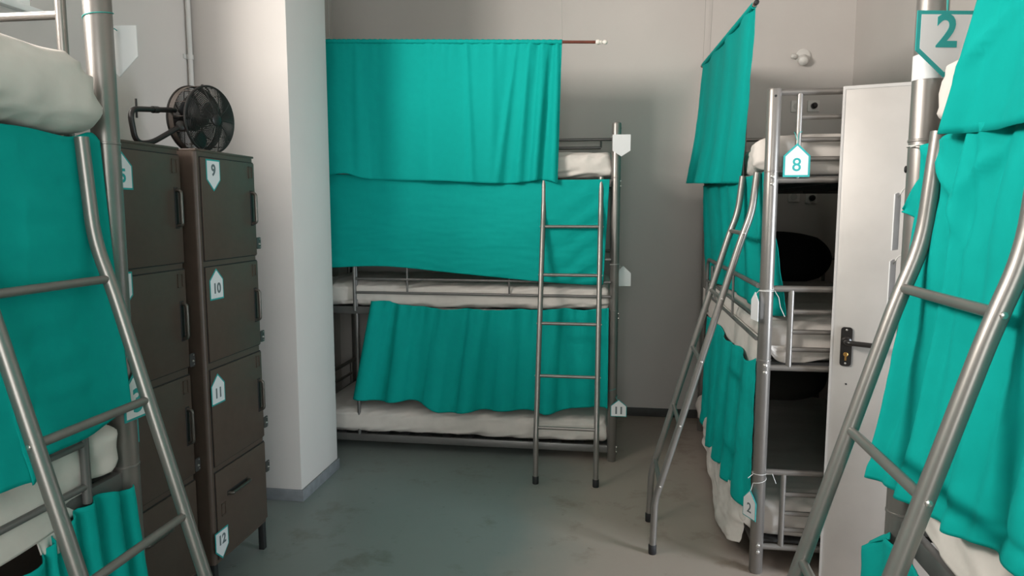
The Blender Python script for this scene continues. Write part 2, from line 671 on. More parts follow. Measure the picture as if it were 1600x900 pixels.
hx, hz = .058, 1.035
bm = bmesh.new()
prism(bm, rounded_rect(hx - .021, hx + .021, .945, 1.103, .012), FREE, da, (0, 0, 1), dn, 0, .008)
hp = link('door_handle', bm, M['black_metal'], door)
hp['label'] = 'black lever handle on a long plate'
bm = bmesh.new()
c0 = FREE + da * hx + Vector((0, 0, hz + .012))
tube(bm, fillet([c0 + dn * .004, c0 + dn * .05, c0 + dn * .052 + da * .09 + Vector((0, 0, -.004)), c0 + dn * .048 + da * .135 + Vector((0, 0, -.008))], .02), .0105, 12)
lathe(bm, [(.019, 0), (.019, .006), (.012, .012)], c0 + dn * .007, dn, 20)
link('lever', bm, M['black_metal'], hp)
bm = bmesh.new()
lathe(bm, [(.009, 0), (.009, .004), (.007, .006)], FREE + da * hx + Vector((0, 0, .993)) + dn * .007, dn, 16)
box(bm, (-.0035, 0, 0), (.0035, .004, .02))
for v in list(bm.verts)[-8:]:
    p = v.co.copy()
    v.co = FREE + da * (hx + p.x) + dn * (.008 + p.y) + Vector((0, 0, .968 + p.z))
link('lock_cylinder', bm, M['brass'], hp)
for zz in (1.092, .956):
    bm = bmesh.new()
    lathe(bm, [(.004, 0), (.004, .002), (.002, .003)], FREE + da * hx + Vector((0, 0, zz)) + dn * .0078, dn, 10)
    link('screw', bm, M['bolt'], hp)
bm = bmesh.new()
lathe(bm, [(.004, 0), (.0035, .0008)], FREE + da * .065 + Vector((0, 0, .87)) + dn * .0002, dn, 10)
link('screw_hole', bm, M['rubber'], door)


# ------------------------------------------------------------------ bunk beds
class Frame:
    """bunk coordinates: u along the bed from the ladder end, w from the front side inwards"""
    def __init__(s, o, u, w, base, top, L=2.0, W=0.88, R=.028):
        s.o, s.u, s.w, s.base, s.top, s.L, s.W = Vector((*o, 0)), Vector((*u, 0)), Vector((*w, 0)), base, top, L, W
        s.R = R

    def p(s, u, w, z):
        return s.o + s.u * u + s.w * w + Vector((0, 0, z))


FA = Frame((0.0, 4.331), (-1, 0), (0, 1), (.078, .925, 1.73), 2.09)             # far bunk against the back wall
FB = Frame((.63, 3.043), (0, 1), (1, 0), (.119, .909, 1.692), 2.06)            # far right bunk behind the door
FC = Frame((.635, 1.60), (0, -1), (1, 0), (.115, .875, 1.68), 2.06, R=.030)             # near right bunk
FD = Frame((-1.252, 1.61), (0, -1), (-1, 0), (.115, .878, 1.70), 2.20, W=.87, R=.032)   # near left bunk


def fbox(bm, F, u0, u1, w0, w1, z0, z1, bev=0.0):
    b2 = bmesh.new()
    box(b2, (u0, w0, z0), (u1, w1, z1), bev)
    for v in b2.verts:
        v.co = F.p(*v.co)
    merge(bm, b2)


def make_bunk(F, label, guard_mid=(0.02, 1.65), guard_top=(0.63, 1.65), upright=True, low_bars=(.60, .345), gw=-.030):
    root = thing('bunk_bed', label, 'bunk bed', F.p(0, 0, 0), 'triple bunk beds')
    L, W = F.L, F.W
    R = F.R
    for u in (0, L):
        for w in (0, W):
            bm = bmesh.new()
            prof = [(R - .003, 0), (R, .004), (R, F.top - .012), (R - .002, F.top - .004), (R - .008, F.top)]
            lathe(bm, prof, F.p(u, w, 0), (0, 0, 1), 24)
            for zb in F.base[1:]:
                lathe(bm, [(R + .0005, -.045), (R + .0015, -.044), (R + .0015, -.040), (R + .0005, -.039)], F.p(u, w, zb + .075), (0, 0, 1), 24)
            post = link('post', bm, M['steel'], root)
            # bolt heads: two by every bed base, on the outside of the post
            if w == 0:
                sgn = -1 if u == 0 else 1
                for zb in F.base:
                    for dz in (.013, -.017):
                        bm = bmesh.new()
                        d = F.u * sgn
                        lathe(bm, [(.008, -.004), (.008, .003), (.005, .005)], F.p(u, w, zb + dz) + d * R, d, 14)
                        link('bolt', bm, M['bolt'], post)
            if F.R == .030 and u == 0 and w == 0:
                bm = bmesh.new()
                lathe(bm, [(.008, -.004), (.0075, .002), (.004, .004)], F.p(u, w, 1.655) - F.w * F.R * .94 - F.u * F.R * .34, -F.w * .94 - F.u * .34, 12)
                link('plug', bm, M['rubber'], post)  # black disc standing for the dark bolt hole in the post
            if u == 0 and w == 0:
                bm = bmesh.new()
                lathe(bm, [(.0055, -.003), (.005, .001)], F.p(u, w, F.top - .035) - F.u * R, -F.u, 12)
                link('bolt_hole', bm, M['rubber'], post)
    for zb in F.base:
        for w in (0, W):
            bm = bmesh.new()
            fbox(bm, F, R - .003, L - R + .003, w - .012, w + .012, zb - .024, zb + .024, .006)
            link('side_rail', bm, M['steel_dark'], root)
        bm = bmesh.new()
        k = 14
        for i in range(k):
            u = .06 + (L - .12) * i / (k - 1)
            fbox(bm, F, u - .03, u + .03, .012, W - .012, zb + .006, zb + .018)
        for w in (.25, .44, .63):
            fbox(bm, F, .03, L - .03, w - .012, w + .012, zb - .012, zb + .006)
        link('slat_base', bm, M['slat'], root)
        for u in (0, L):
            bm = bmesh.new()
            r = .0125
            top = F.top - .018 if zb == F.base[2] else zb + .335
            for z in (zb, top):
                tube(bm, [F.p(u, R - .006, z), F.p(u, W - R + .006, z)], r + .001, 12)
            for w in (.10, W - .10):
                tube(bm, [F.p(u, w, zb), F.p(u, w, top)], r, 12)
            for f in (.24, .46, .715):
                z = zb + (top - zb) * f
                tube(bm, [F.p(u, .10, z), F.p(u, W - .10, z)], r - .002, 12)
            link('end_frame', bm, M['steel'], root)
    # guard rails: rear top and middle full length, front ones are hoops
    for zb in F.base[1:]:
        g0 = gw if zb == F.base[1] else -.004
        for w, u0, u1 in ((W, 0.02, L - .02), (g0, *(guard_top if zb == F.base[2] else guard_mid))):
            bm = bmesh.new()
            top = zb + .345
            if w < .1:
                if u0 > .05:
                    path = fillet([F.p(u0, g0, zb), F.p(u0, g0, top), F.p(u1, g0, top), F.p(u1, g0, zb)], .07)
                else:
                    path = fillet([F.p(u0, g0, top), F.p(u1, g0, top), F.p(u1, g0, zb)], .07)
            else:
                path = [F.p(u0, w, top), F.p(u1, w, top)]
            tube(bm, path, .011, 10)
            for f in (low_bars if w < .1 else (.83,)):
                a0, a1 = (u0, u1) if w < .1 else (.11, L - .11)
                z = zb + .345 * f
                tube(bm, [F.p(a0, w, z), F.p(a1, w, z)], .0085 if w < .1 else .011, 10)
            for fu in ((max(.645, u0), 1.30) if w < .1 else (.11, 1.0, L - .11)):
                tube(bm, [F.p(fu, w, zb + (.345 * low_bars[-1] if w < .1 else .83 * .345)), F.p(fu, w, top)], .0065, 8)
            link('guard_rail', bm, M['steel_dark'], root)
    if upright:
        bm = bmesh.new()
        tube(bm, [F.p(1.65, .0, F.base[0]), F.p(1.65, .0, F.base[1] + .30)], .011, 10)
        link('upright_bar', bm, M['steel_dark'], root)
    return root


def make_ladder(F, label, u0=.10, width=.343, dz=0.0):
    root = thing('bunk_ladder', label, 'ladder', F.p(u0 + width / 2, -.43, 0), 'bunk ladders')
    prof = [(-.010, 1.755), (.030, 1.752), (.052, 1.56), (.092, 1.445), (.405, .345), (.43, .26), (.437, .0)]
    prof = [(.036, F.base[2] + .036 - dz)] + prof[2:]

    def off(z):
        z = z - dz
        for (o1, z1), (o2, z2) in zip(prof, prof[1:]):
            if z2 <= z <= z1:
                return o1 + (o2 - o1) * (z1 - z) / (z1 - z2)
        return prof[0][0]
    for u in (u0, u0 + width):
        bm = bmesh.new()
        pts = [F.p(u, -o, z + (dz if z > .1 else 0)) for o, z in prof]
        pts[-1] = F.p(u, -prof[-1][0], .012)
        tube(bm, fillet(pts, .06, 6), .0155, 16)
        rail = link('ladder_rail', bm, M['steel'], root)
        bm = bmesh.new()
        lathe(bm, [(.017, 0), (.0185, .004), (.0185, .042), (.0165, .045)], F.p(u, -prof[-1][0], 0), (0, 0, 1), 18)
        link('foot_cap', bm, M['rubber'], root)
        # hook over the bed rail
        bm = bmesh.new()
        zt = F.base[2]
        tube(bm, fillet([F.p(u, -.036, zt + .026), F.p(u, -.022, zt + .034), F.p(u, .0, zt + .034), F.p(u, .022, zt + .03), F.p(u, .022, zt + .005)], .01), .0045, 8)
        link('hook', bm, M['steel'], root)
        sg = -1 if u == u0 else 1
        for z in (1.47, 1.185, .905, .61, .325):
            zz = z + dz
            bm = bmesh.new()
            d = F.u * sg
            lathe(bm, [(.0055, -.002), (.0055, .002), (.003, .0035)], F.p(u, -off(zz), zz) + d * .0152, d, 10)
            link('bolt', bm, M['bolt'], rail)
    for z in (1.47, 1.185, .905, .61, .325):
        zz = z + dz
        bm = bmesh.new()
        tube(bm, [F.p(u0, -off(zz), zz), F.p(u0 + width, -off(zz), zz)], .0098, 12)
        link('rung', bm, M['steel'], root)
    return root


def make_mattress(F, z0, h, label, u0=.035, u1=1.965, w0=-.012, w1=.85, sag=0.0, seed=0.0, wr=1.0, endr=.10, bulge=0.0, endb=0.0, endw=.065):
    """sheeted mattress: rounded block with sheet creases"""
    bm = bmesh.new()
    nu, nc = 150, 72
    wc, hw = (w0 + w1) / 2, (w1 - w0) / 2
    rings = []
    for i in range(nu + 1):
        t = i / nu
        tt = 0.5 - 0.5 * cos(pi * t)
        tt = .35 * t + .65 * tt
        u = u0 + (u1 - u0) * tt
        e = min(u - u0, u1 - u)
        s = 1.0
        if e < endr:
            q = 1 - e / endr
            s = max(0.02, (1 - q ** 2.6)) ** (1 / 2.6)
        ring = []
        for k in range(nc):
            a = 2 * pi * k / nc
            ca, sa = cos(a), sin(a)
            ex = 2 / 6.5
            s2 = s ** .35 if sa < 0 else s
            cx = math.copysign(abs(ca) ** ex, ca)
            cz = math.copysign(abs(sa) ** (2 / 4.2), sa)
            side = 1 if ca < 0 else 0
            w = wc + cx * (hw - (1 - s2) * .09)
            z = z0 + h / 2 + cz * (h / 2) * s2
            if side:
                w -= (bulge * (1 - cz * cz) + endb * (1 - cz ** 4) * math.exp(-((u - u0 - .05) / endw) ** 2)) * s
            z -= sag * (1 - ((u - u0) / (u1 - u0) * 2 - 1) ** 2) * (1 if cz < 0 else .3)
            edge = .35 + .65 * math.exp(-e / .22)
            dsp = (.010 * fbm(u * 2.6 + seed, w * 3 + z * 5, seed) + wr * .006 * edge * (1 - abs(nz(u * 9 + z * 14 + seed, z * 22 - u * 3, seed + 3)) * 2.2)
                   + wr * .0035 * nz(u * 4.0, z * 55 + u * 6, seed + 5))
            w += cx * dsp
            z += cz * dsp * .8
            ring.append(bm.verts.new(F.p(u, w, max(z, z0 - .004))))
        rings.append(ring)
    for i in range(nu):
        for k in range(nc):
            bm.faces.new((rings[i][k], rings[i][(k + 1) % nc], rings[i + 1][(k + 1) % nc], rings[i + 1][k]))
    bm.faces.new(rings[0][::-1])
    bm.faces.new(rings[-1])
    o = link('mattress', bm, M['sheet'], angle=180)
    return tag(o, label, 'mattress', 'white sheeted mattresses on the bunks')


def make_pillow(F, u, w, z, lu, lw, h, mat, label, seed=0.0, tilt=0.0):
    """standing or leaning pillow: soft lens with pinched corners; tilt leans it up against the end frame"""
    bm = bmesh.new()
    bmesh.ops.create_cube(bm, size=2)
    bmesh.ops.subdivide_edges(bm, edges=bm.edges[:], cuts=14, use_grid_fill=True)
    ct, st = cos(tilt), sin(tilt)
    for v in bm.verts:
        x, y, q = v.co
        rim = max(abs(x), abs(y))
        prof = (max(0.0, 1 - abs(x) ** 3.2) * max(0.0, 1 - abs(y) ** 3.2)) ** .45
        fx, fy = math.sqrt(1 - .42 * y * y), math.sqrt(1 - .42 * x * x)
        zz = q * (h / 2) * (.05 + .95 * prof)
        zz += .012 * fbm(x * 1.6 + seed, y * 1.6, seed) * prof
        xx = x * lu / 2 * fx
        yy = y * lw / 2 * fy
        uu = xx * ct - zz * st
        vv = xx * st + zz * ct
        v.co = F.p(u + uu, w + yy, z + vv)
    o = link('pillow', bm, mat, angle=180)
    return tag(o, label, 'pillow', 'pillows on the far right bunk')


make_bunk(FA, 'silver grey metal triple bunk bed standing along the back wall')
make_bunk(FB, 'silver grey metal triple bunk bed at the right wall, partly behind the open door')
make_bunk(FC, 'silver grey metal triple bunk bed at the near right edge, with the big 2 sign', upright=False, guard_top=(.70, 1.65), gw=-.002)
make_bunk(FD, 'silver grey metal triple bunk bed at the near left edge, beside the lockers', upright=False, guard_top=(.75, 1.65), guard_mid=(.165, 1.65), low_bars=(.42, .12), gw=-.022)

# ------------------------------------------------------------------ mattresses
make_mattress(FA, 1.757, .165, 'white sheeted mattress on the top tier of the back wall bunk', seed=1, u0=.02, endr=.05, wr=2.0)
make_mattress(FA, .950, .16, 'white sheeted mattress on the middle tier of the back wall bunk', seed=2, sag=.012, u0=.025, endr=.05, wr=2.2)
make_mattress(FA, .104, .17, 'white sheeted mattress on the lowest tier of the back wall bunk', seed=3, u0=.025, endr=.05, wr=2.0)
make_mattress(FB, 1.718, .16, 'white sheeted mattress on the top tier of the bunk behind the door', seed=4, bulge=.0, w0=.004, wr=1.8, endr=.06, endb=.062, endw=.22)
mB = make_mattress(FB, .935, .165, 'white sheeted mattress on the middle tier of the bunk behind the door', seed=5, bulge=.0, w0=-.002, wr=1.3, u1=1.99)
mL = make_mattress(FB, .143, .16, 'white sheeted mattress on the lowest tier of the bunk behind the door', seed=6, bulge=.02, w0=-.03, wr=1.4)
make_mattress(FC, 1.705, .165, 'white sheeted mattress on the top tier of the near right bunk', seed=7, bulge=.0, w0=.004, u0=.085, wr=1.6, endr=.10, endb=.045)
mC = make_mattress(FC, .912, .175, 'white sheeted mattress on the middle tier of the near right bunk', seed=8, bulge=.0, w0=-.004, u0=.06, wr=1.5, endr=.12)
make_mattress(FD, 1.735, .205, 'white sheeted mattress on the top tier of the near left bunk', seed=9, bulge=.035, w0=-.045, u0=.06, wr=1.8, endr=.17)
mD = make_mattress(FD, .896, .165, 'white sheeted mattress on the middle tier of the near left bunk', seed=10, bulge=.0, w0=.008, u0=.035, wr=2.0, endr=.06, endb=.042)

# loose sheet edges
cloth('loose_sheet_edge', [FB.p(-.0, .03, 1.00), FB.p(.02, .16, 1.00), FB.p(.02, .35, .99)],
      [FB.p(.012, .03, .965), FB.p(.012, .07, .93), FB.p(.022, .16, .925), FB.p(.03, .34, .965)], FB.u * -1,
      lambda u, v: .006 * fbm(u * 5, v * 3, 2) - .012, M['sheet'], mB, 50, 20)
cloth('loose_sheet_edge', [FB.p(.06, -.035, .25), FB.p(.3, -.05, .25), FB.p(.8, -.045, .25), FB.p(1.5, -.04, .25)],
      [FB.p(.06, -.060, .10), FB.p(.2, -.095, .055), FB.p(.45, -.105, .03), FB.p(.8, -.085, .06), FB.p(1.2, -.06, .085), FB.p(1.5, -.045, .11)], FB.w * -1,
      lambda u, v: .006 * ridge(u * 22 + 3 * fbm(u * 2, v)) * v + .010 * fbm(u * 6, v * 3, 4), M['sheet'], mL, 140, 30)
cloth('loose_sheet_edge', [FD.p(.165, -.008, 1.025), FD.p(.5, -.008, 1.02), FD.p(1.2, -.008, 1.02)],
      [FD.p(.16, -.014, .872), FD.p(.22, -.016, .858), FD.p(.35, -.024, .848), FD.p(.6, -.022, .845), FD.p(1.2, -.020, .845)], FD.w * -1,
      lambda u, v: .006 * ridge(u * 26 + v * 5 + 1.5 * nz(u * 6, v * 2)) * sin(pi * min(1, v * 1.2)) - .004, M['sheet'], mD, 160, 30)
cloth('loose_sheet_edge', [FD.p(.235, -.014, .85), FD.p(.27, -.014, .85), FD.p(.31, -.014, .85)],
      [FD.p(.225, -.012, .79), FD.p(.27, -.012, .80), FD.p(.30, -.012, .815)], FD.w * -1,
      lambda u, v: .003 * ridge(u * 20) * v, M['sheet'], mD, 30, 12)
cloth('loose_sheet_edge', [FC.p(.09, -.016, 1.04), FC.p(.5, -.016, 1.045), FC.p(1.2, -.016, 1.045)],
      [FC.p(.10, -.014, .965), FC.p(.15, -.018, .945), FC.p(.22, -.018, .930), FC.p(.35, -.018, .915), FC.p(1.2, -.018, .905)], FC.w * -1,
      lambda u, v: .004 * ridge(u * 40 - v * 4 + 1.5 * nz(u * 8, v * 2)) * sin(pi * min(1, v * 1.2)), M['sheet'], mC, 140, 24)
cloth('loose_sheet_edge', [FB.p(.04, -.0165, 1.035), FB.p(.5, -.0165, 1.035), FB.p(1.2, -.0165, 1.035), FB.p(1.95, -.0165, 1.035)],
      [FB.p(.04, -.018, .885), FB.p(.3, -.020, .872), FB.p(.6, -.019, .885), FB.p(1.2, -.018, .88), FB.p(1.95, -.018, .89)], FB.w * -1,
      lambda u, v: .004 * fbm(u * 16, v * 3, 9) * v, M['sheet'], mB, 120, 14)

# ------------------------------------------------------------------ pillows on the far right bunk
make_pillow(FB, 1.72, .40, 1.875, .42, .60, .15, M['pillow_grey'], 'grey pillow at the far end of the top tier behind the door', 1, .12)
make_pillow(FB, 1.86, .43, 1.255, .36, .72, .15, M['pillow_dark'], 'black pillow propped at the far end of the middle tier', 2, 1.25)
make_pillow(FB, 1.83, .43, .470, .37, .72, .16, M['pillow_brown'], 'brown grey pillow propped at the far end of the lowest tier', 3, 1.2)

# ------------------------------------------------------------------ lockers
XF, ZT = -1.584, 1.797


def make_locker(xf, y0, y1, label, tags, hasp_at):
    root = thing('locker', label, 'locker', ((xf - .25), (y0 + y1) / 2, 0), 'metal lockers')
    xb = xf - .47
    zb = .133
    bm = bmesh.new()
    b2 = bmesh.new()
    box(b2, (xb, y0, zb), (xf, y1, ZT))
    vert = [e for e in b2.edges if abs(e.verts[0].co.z - e.verts[1].co.z) > .5 and e.verts[0].co.x > xf - .01]
    bmesh.ops.bevel(b2, geom=vert, offset=.016, segments=5, affect='EDGES', profile=.5)
    merge(bm, b2)
    box(bm, (xb, y0 - .001, ZT - .004), (xf + .003, y1 + .001, ZT + .006), .003)
    link('body', bm, M['locker'], root)
    for ly in (y0 + .018, y1 - .018):
        for lx in (xf - .018, xb + .018):
            bm = bmesh.new()
            box(bm, (lx - .013, ly - .013, .0), (lx + .013, ly + .013, zb + .002), .002)
            link('leg', bm, M['locker_gap'], root)
    rows = [(1.372, 1.772), (.968, 1.345), (.540, .935), (.150, .512)]
    ya, yb = y0 + .026, y1 - .006
    for i, (z0, z1) in enumerate(rows):
        nm = 'door' if i < 3 else 'drawer'
        bm = bmesh.new()
        box(bm, (xf - .001, ya - .0035, z0 - .004), (xf + .0008, yb + .002, z1 + .004), 0, idx=1)
        box(bm, (xf, ya, z0), (xf + .006, yb, z1), .0022)
        d = link(nm, bm, [M['locker'], M['locker_gap']], root)
        # card slot: a raised frame
        zc, yc = (z1 - .028, yb - .035) if i < 3 else (z1 - .155, ya + .045)
        bm = bmesh.new()
        hw, hh, t = .015, .026, .003
        for lo, hi in (((-hw, -hh), (hw, -hh + t)), ((-hw, hh - t), (hw, hh)), ((-hw, -hh), (-hw + t, hh)), ((hw - t, -hh), (hw, hh))):
            box(bm, (xf + .005, yc + lo[0], zc + lo[1] - .012), (xf + .0085, yc + hi[0], zc + hi[1] - .012))
        link('card_slot', bm, M['locker'], d, smooth=False)
        bm = bmesh.new()
        if i < 3:
            hy, h0, h1 = yb - .032, z1 - .262, z1 - .128
            box(bm, (xf + .004, hy - .012, h0 - .010), (xf + .0072, hy + .012, h1 + .010), .001, idx=1)
            tube(bm, fillet([(xf + .004, hy, h0), (xf + .026, hy, h0 + .004), (xf + .026, hy, h1 - .004), (xf + .004, hy, h1)], .012), .0072, 12)
        else:
            h0, h1, hz_ = ya + .085, ya + .235, z1 - .115
            box(bm, (xf + .004, h0 - .008, hz_ - .010), (xf + .0072, h1 + .008, hz_ + .010), .001, idx=1)
            tube(bm, fillet([(xf + .004, h0, hz_), (xf + .026, h0 + .004, hz_), (xf + .026, h1 - .004, hz_), (xf + .004, h1, hz_)], .012), .0072, 12)
        link('handle', bm, [M['locker_handle'], M['locker_gap']], d)
        txt, up, ty, tz = tags[i]
        bm = plate_mesh(txt, .098, .125, .045, up, (xf + .0062, ty, tz), (0, 1, 0), (0, 0, 1), (1, 0, 0), .062 if len(txt) == 1 else .056, .006,
                        1 if txt == '5' else 2, .0008, .0018)
        p = link('number_tag', bm, SIGN_MATS, d, smooth=False)
        p['label'] = 'white five sided tag with a teal edge and the number ' + txt
    for zh in hasp_at:
        bm = bmesh.new()
        prism(bm, rounded_rect(0, .034, -.026, .026, .006), (xf + .002, y1 - .002, zh), (0, 1, 0), (0, 0, 1), (1, 0, 0), 0, .003)
        lathe(bm, [(.005, 0), (.005, .004), (.003, .006)], (xf + .005, y1 + .016, zh - .004), (1, 0, 0), 12, idx=1)
        for q in (-.018, .018):
            lathe(bm, [(.0028, 0), (.002, .0012)], (xf + .005, y1 + .024, zh + q), (1, 0, 0), 8, idx=1)
        link('hasp', bm, [M['hasp'], M['bolt']], root)
    return root


make_locker(XF, 2.512, 2.948, 'tall brown grey metal locker with doors tagged 9, 10, 11 and 12',
            [('9', False, 2.620, 1.705), ('10', True, 2.607, 1.275), ('11', True, 2.583, .852), ('12', False, 2.560, .205)], (1.422, 1.000, .599, .388))
make_locker(-1.625, 2.025, 2.472, 'tall brown grey metal locker between the near left bunk and the tagged 9 locker',
            [('5', True, 2.150, 1.700), ('6', False, 2.118, 1.300), ('7', True, 2.105, .835), ('8', False, 2.100, .23)], (.989, .568))

# ------------------------------------------------------------------ fan on the lockers
FC0 = Vector((-1.725, 2.795, 1.945))
ax = Vector((.975, -.21, -.04)).normalized()
fr = ax.cross(Vector((0, 0, 1))).normalized()
fu = fr.cross(ax)
FR = .136
fan = thing('fan', 'black metal drum fan tilted on its tube stand on top of the lockers', 'fan', (FC0.x, FC0.y, 1.80))


def fpt(r, a, d):
    return FC0 + (fr * cos(a) + fu * sin(a)) * r + ax * d


def ring(bm, r, d, t, n=48, k=6):
    tube(bm, [fpt(r, 2 * pi * i / n, d) for i in range(n)], t, k, closed=True)


def grille(name, s, hub_r, steps, mat):
    """domed wire guard; s = +1 front, -1 rear"""
    bm = bmesh.new()

    def dome(r):
        return s * (.045 + .035 * (1 - (r / FR) ** 2))
    for i in range(steps):
        r = hub_r + (FR - .004 - hub_r) * i / (steps - 1)
        ring(bm, r, dome(r), .0017, 44, 5)
    for i in range(10):
        a = 2 * pi * i / 10
        tube(bm, [fpt(hub_r * .6 + (FR - hub_r * .6) * q / 7, a, dome(hub_r * .6 + (FR - hub_r * .6) * q / 7)) for q in range(8)], .0019, 6)
    ring(bm, FR, s * .045, .0048, 56, 8)
    return link(name, bm, mat, fan)


grille('front_grille', 1, .022, 21, M['fan'])
grille('rear_grille', -1, .035, 20, M['fan'])
bm = bmesh.new()
n = 56
for s in range(2):
    pass
A = [[bm.verts.new(fpt(FR, 2 * pi * i / n, d)) for i in range(n)] for d in (-.043, -.015)]
B = [[bm.verts.new(fpt(FR - .003, 2 * pi * i / n, d)) for i in range(n)] for d in (-.043, -.015)]
for i in range(n):
    j = (i + 1) % n
    bm.faces.new((A[0][i], A[0][j], A[1][j], A[1][i]))
    bm.faces.new((B[0][j], B[0][i], B[1][i], B[1][j]))
    bm.faces.new((A[1][i], A[1][j], B[1][j], B[1][i]))
    bm.faces.new((A[0][j], A[0][i], B[0][i], B[0][j]))
for i in range(14):
    a = 2 * pi * i / 14
    tube(bm, [fpt(FR, a, -.016), fpt(FR, a, .045)], .0016, 5)
link('drum_band', bm, M['fan_brown'], fan)
bm = bmesh.new()
lathe(bm, [(.02, -.112), (.040, -.106), (.046, -.08), (.046, -.040), (.030, -.032), (.012, -.03), (.012, .005)], FC0, ax, 28)
link('motor', bm, M['fan'], fan)
bm = bmesh.new()
lathe(bm, [(.024, .072), (.024, .082), (.018, .085)], FC0, ax, 24)
link('grille_badge', bm, M['fan'], fan)
bm = bmesh.new()
lathe(bm, [(.026, -.014), (.028, .0), (.022, .02), (.006, .026)], FC0, ax, 24)
link('blade_hub', bm, M['fan'], fan)
for i in range(3):
    bm = bmesh.new()
    a0 = 2 * pi * i / 3 + .4
    g = []
    for q in range(9):
        r = .024 + (.118 - .024) * q / 8
        half = .30 + .32 * sin(pi * min(1, q / 7.0) * .75)
        g.append([bm.verts.new(fpt(r, a0 + half * (t / 6 - .5) * 2 * (1 - .12 * q / 8) + .25 * q / 8, (t / 6 - .5) * .038 * (1 - .4 * q / 8))) for t in range(7)])
    for q in range(8):
        for t in range(6):
            bm.faces.new((g[q][t], g[q][t + 1], g[q + 1][t + 1], g[q + 1][t]))
    b = link('blade', bm, M['fan'], fan)
    md = b.modifiers.new('thickness', 'SOLIDIFY')
    md.thickness = .0018
bm = bmesh.new()
tube(bm, fillet([fpt(FR, radians(128), -.03), fpt(FR + .028, radians(124), -.045), fpt(FR + .028, radians(108), -.045), fpt(FR, radians(104), -.03)], .015), .004, 8)
link('carry_handle', bm, M['fan'], fan)
# bent tube stand lying back on the lockers
bm = bmesh.new()
xs = -1.775
side_n = FC0 - fr * .0
pv = Vector((-1.735, 2.664, 1.905))
stand = fillet([pv, (xs, 2.530, 1.826), (xs, 2.440, 1.818), (xs, 2.415, 1.940), (xs, 2.690, 1.972)], .045, 6)
tube(bm, stand, .0105, 12)
for p, d in (((xs, 2.455, 1.947), (0, 0, 1)), ((xs, 2.565, 1.957), (0, 1, .12))):
    lathe(bm, [(.0135, -.016), (.0135, .016)] if d[1] else [(.004, -.035), (.004, .035)], p, d, 12)
link('stand', bm, M['fan'], fan)
for p in ((xs, 2.44), (xs, 2.525)):
    bm = bmesh.new()
    box(bm, (p[0] - .02, p[1] - .022, 1.8035), (p[0] + .02, p[1] + .022, 1.816), .004)
    link('stand_foot', bm, M['rubber'], fan)
bm = bmesh.new()
lathe(bm, [(.017, -.014), (.020, -.006), (.020, .010), (.012, .016)], pv, (.6, -.75, .2), 14)
link('pivot_knob', bm, M['fan'], fan)
bm = bmesh.new()
box(bm, (-1.77, 2.74, 1.8035), (-1.70, 2.85, 1.812), .003)
link('stand_foot', bm, M['rubber'], fan)

# ------------------------------------------------------------------ ladders
make_ladder(FA, 'grey metal ladder hooked on the back wall bunk', .086, .345)
make_ladder(FB, 'grey metal ladder slanting from the bunk behind the door', .10, .343)
make_ladder(FC, 'grey metal ladder of the near right bunk, crossing the open door', .155, .343, -.05)
make_ladder(FD, 'grey metal ladder of the near left bunk, in front of the lockers', .125, .33, -.06)


# ------------------------------------------------------------------ curtains
def fold_top_a(u, v):
    g = math.exp(-((u - .93) / .09) ** 2)
    a = .35 + .65 * min(1, v * 2)
    f = .022 * g * ridge(u * 92 + .6 * nz(u * 3, v)) * a
    f += .010 * sin(u * 38 + 1.5 * nz(u * 4, v * .7)) * (.3 + .7 * v) * (.25 + .75 * u)
    f += .004 * sin(u * 170 + 3 * nz(u * 9, 0)) * math.exp(-v * 7) * u
    f += .018 * sin(u * 13 + .5) * v
    f += .004 * fbm(u * 7, v * 4, 1)
    for c, wd, am, dr in ((.635, .010, .016, .03), (.80, .012, .018, -.035), (.845, .008, .012, -.01), (.72, .014, .010, .02), (.50, .02, .010, .01), (.25, .015, .010, .0)):
        f += am * math.exp(-((u - c - dr * v) / (wd * (.6 + v))) ** 2) * (.35 + .65 * min(1, v * 1.6))
    return f


cloth('curtain', [(-1.95, 4.285, 2.618), (-1.0, 4.283, 2.583), (-.327, 4.28, 2.560)],
      [(-1.95, 4.235, 1.79), (-1.81, 4.235, 1.783), (-1.661, 4.235, 1.794), (-1.515, 4.24, 1.761), (-1.063, 4.255, 1.746), (-.664, 4.25, 1.729), (-.429, 4.25, 1.748), (-.344, 4.25, 1.723)],
      (0, -1, 0), fold_top_a, M['teal'], nu=260, nv=70)
tag(bpy.context.scene.objects['curtain'], 'teal curtain hanging from the brown rod over the back wall bunk', 'curtain', 'teal bunk curtains')


def rod_pocket(par, p0, p1, r, seed, gather=1.0):
    p0, p1 = Vector(p0), Vector(p1)
    n = 160
    pts = [p0.lerp(p1, i / n) for i in range(n + 1)]
    rr = [r + .0016 * gather * sin(i * 1.9 + 3 * nz(i * .07, seed)) + .0012 * nz(i * .4, seed) for i in range(n + 1)]
    bm = bmesh.new()
    tube(bm, pts, rr, 14)
    link('rod_pocket', bm, M['teal'], par)


rod_pocket(bpy.context.scene.objects['curtain'], (-1.95, 4.285, 2.6133), (-.327, 4.2805, 2.5535), .0135, 1)


def fold_mid_a(u, v):
    f = .006 * fbm(u * 5, v * 4, 11) + .010 * sin(u * 9 + v * 2.0)
    # diagonal drag creases near the ladder end and small ones near the hem
    f += .006 * ridge(u * 60 + v * 26) * math.exp(-((u - .94) / .09) ** 2) * (.4 + .6 * v)
    f += .005 * nz(u * 16 + v * 8, v * 22, 4) * v
    f += .004 * nz(u * 30, v * 4, 9) * math.exp(-v * 5)
    return f


def tagc(o, label):
    return tag(o, label, 'curtain', 'teal bunk curtains')


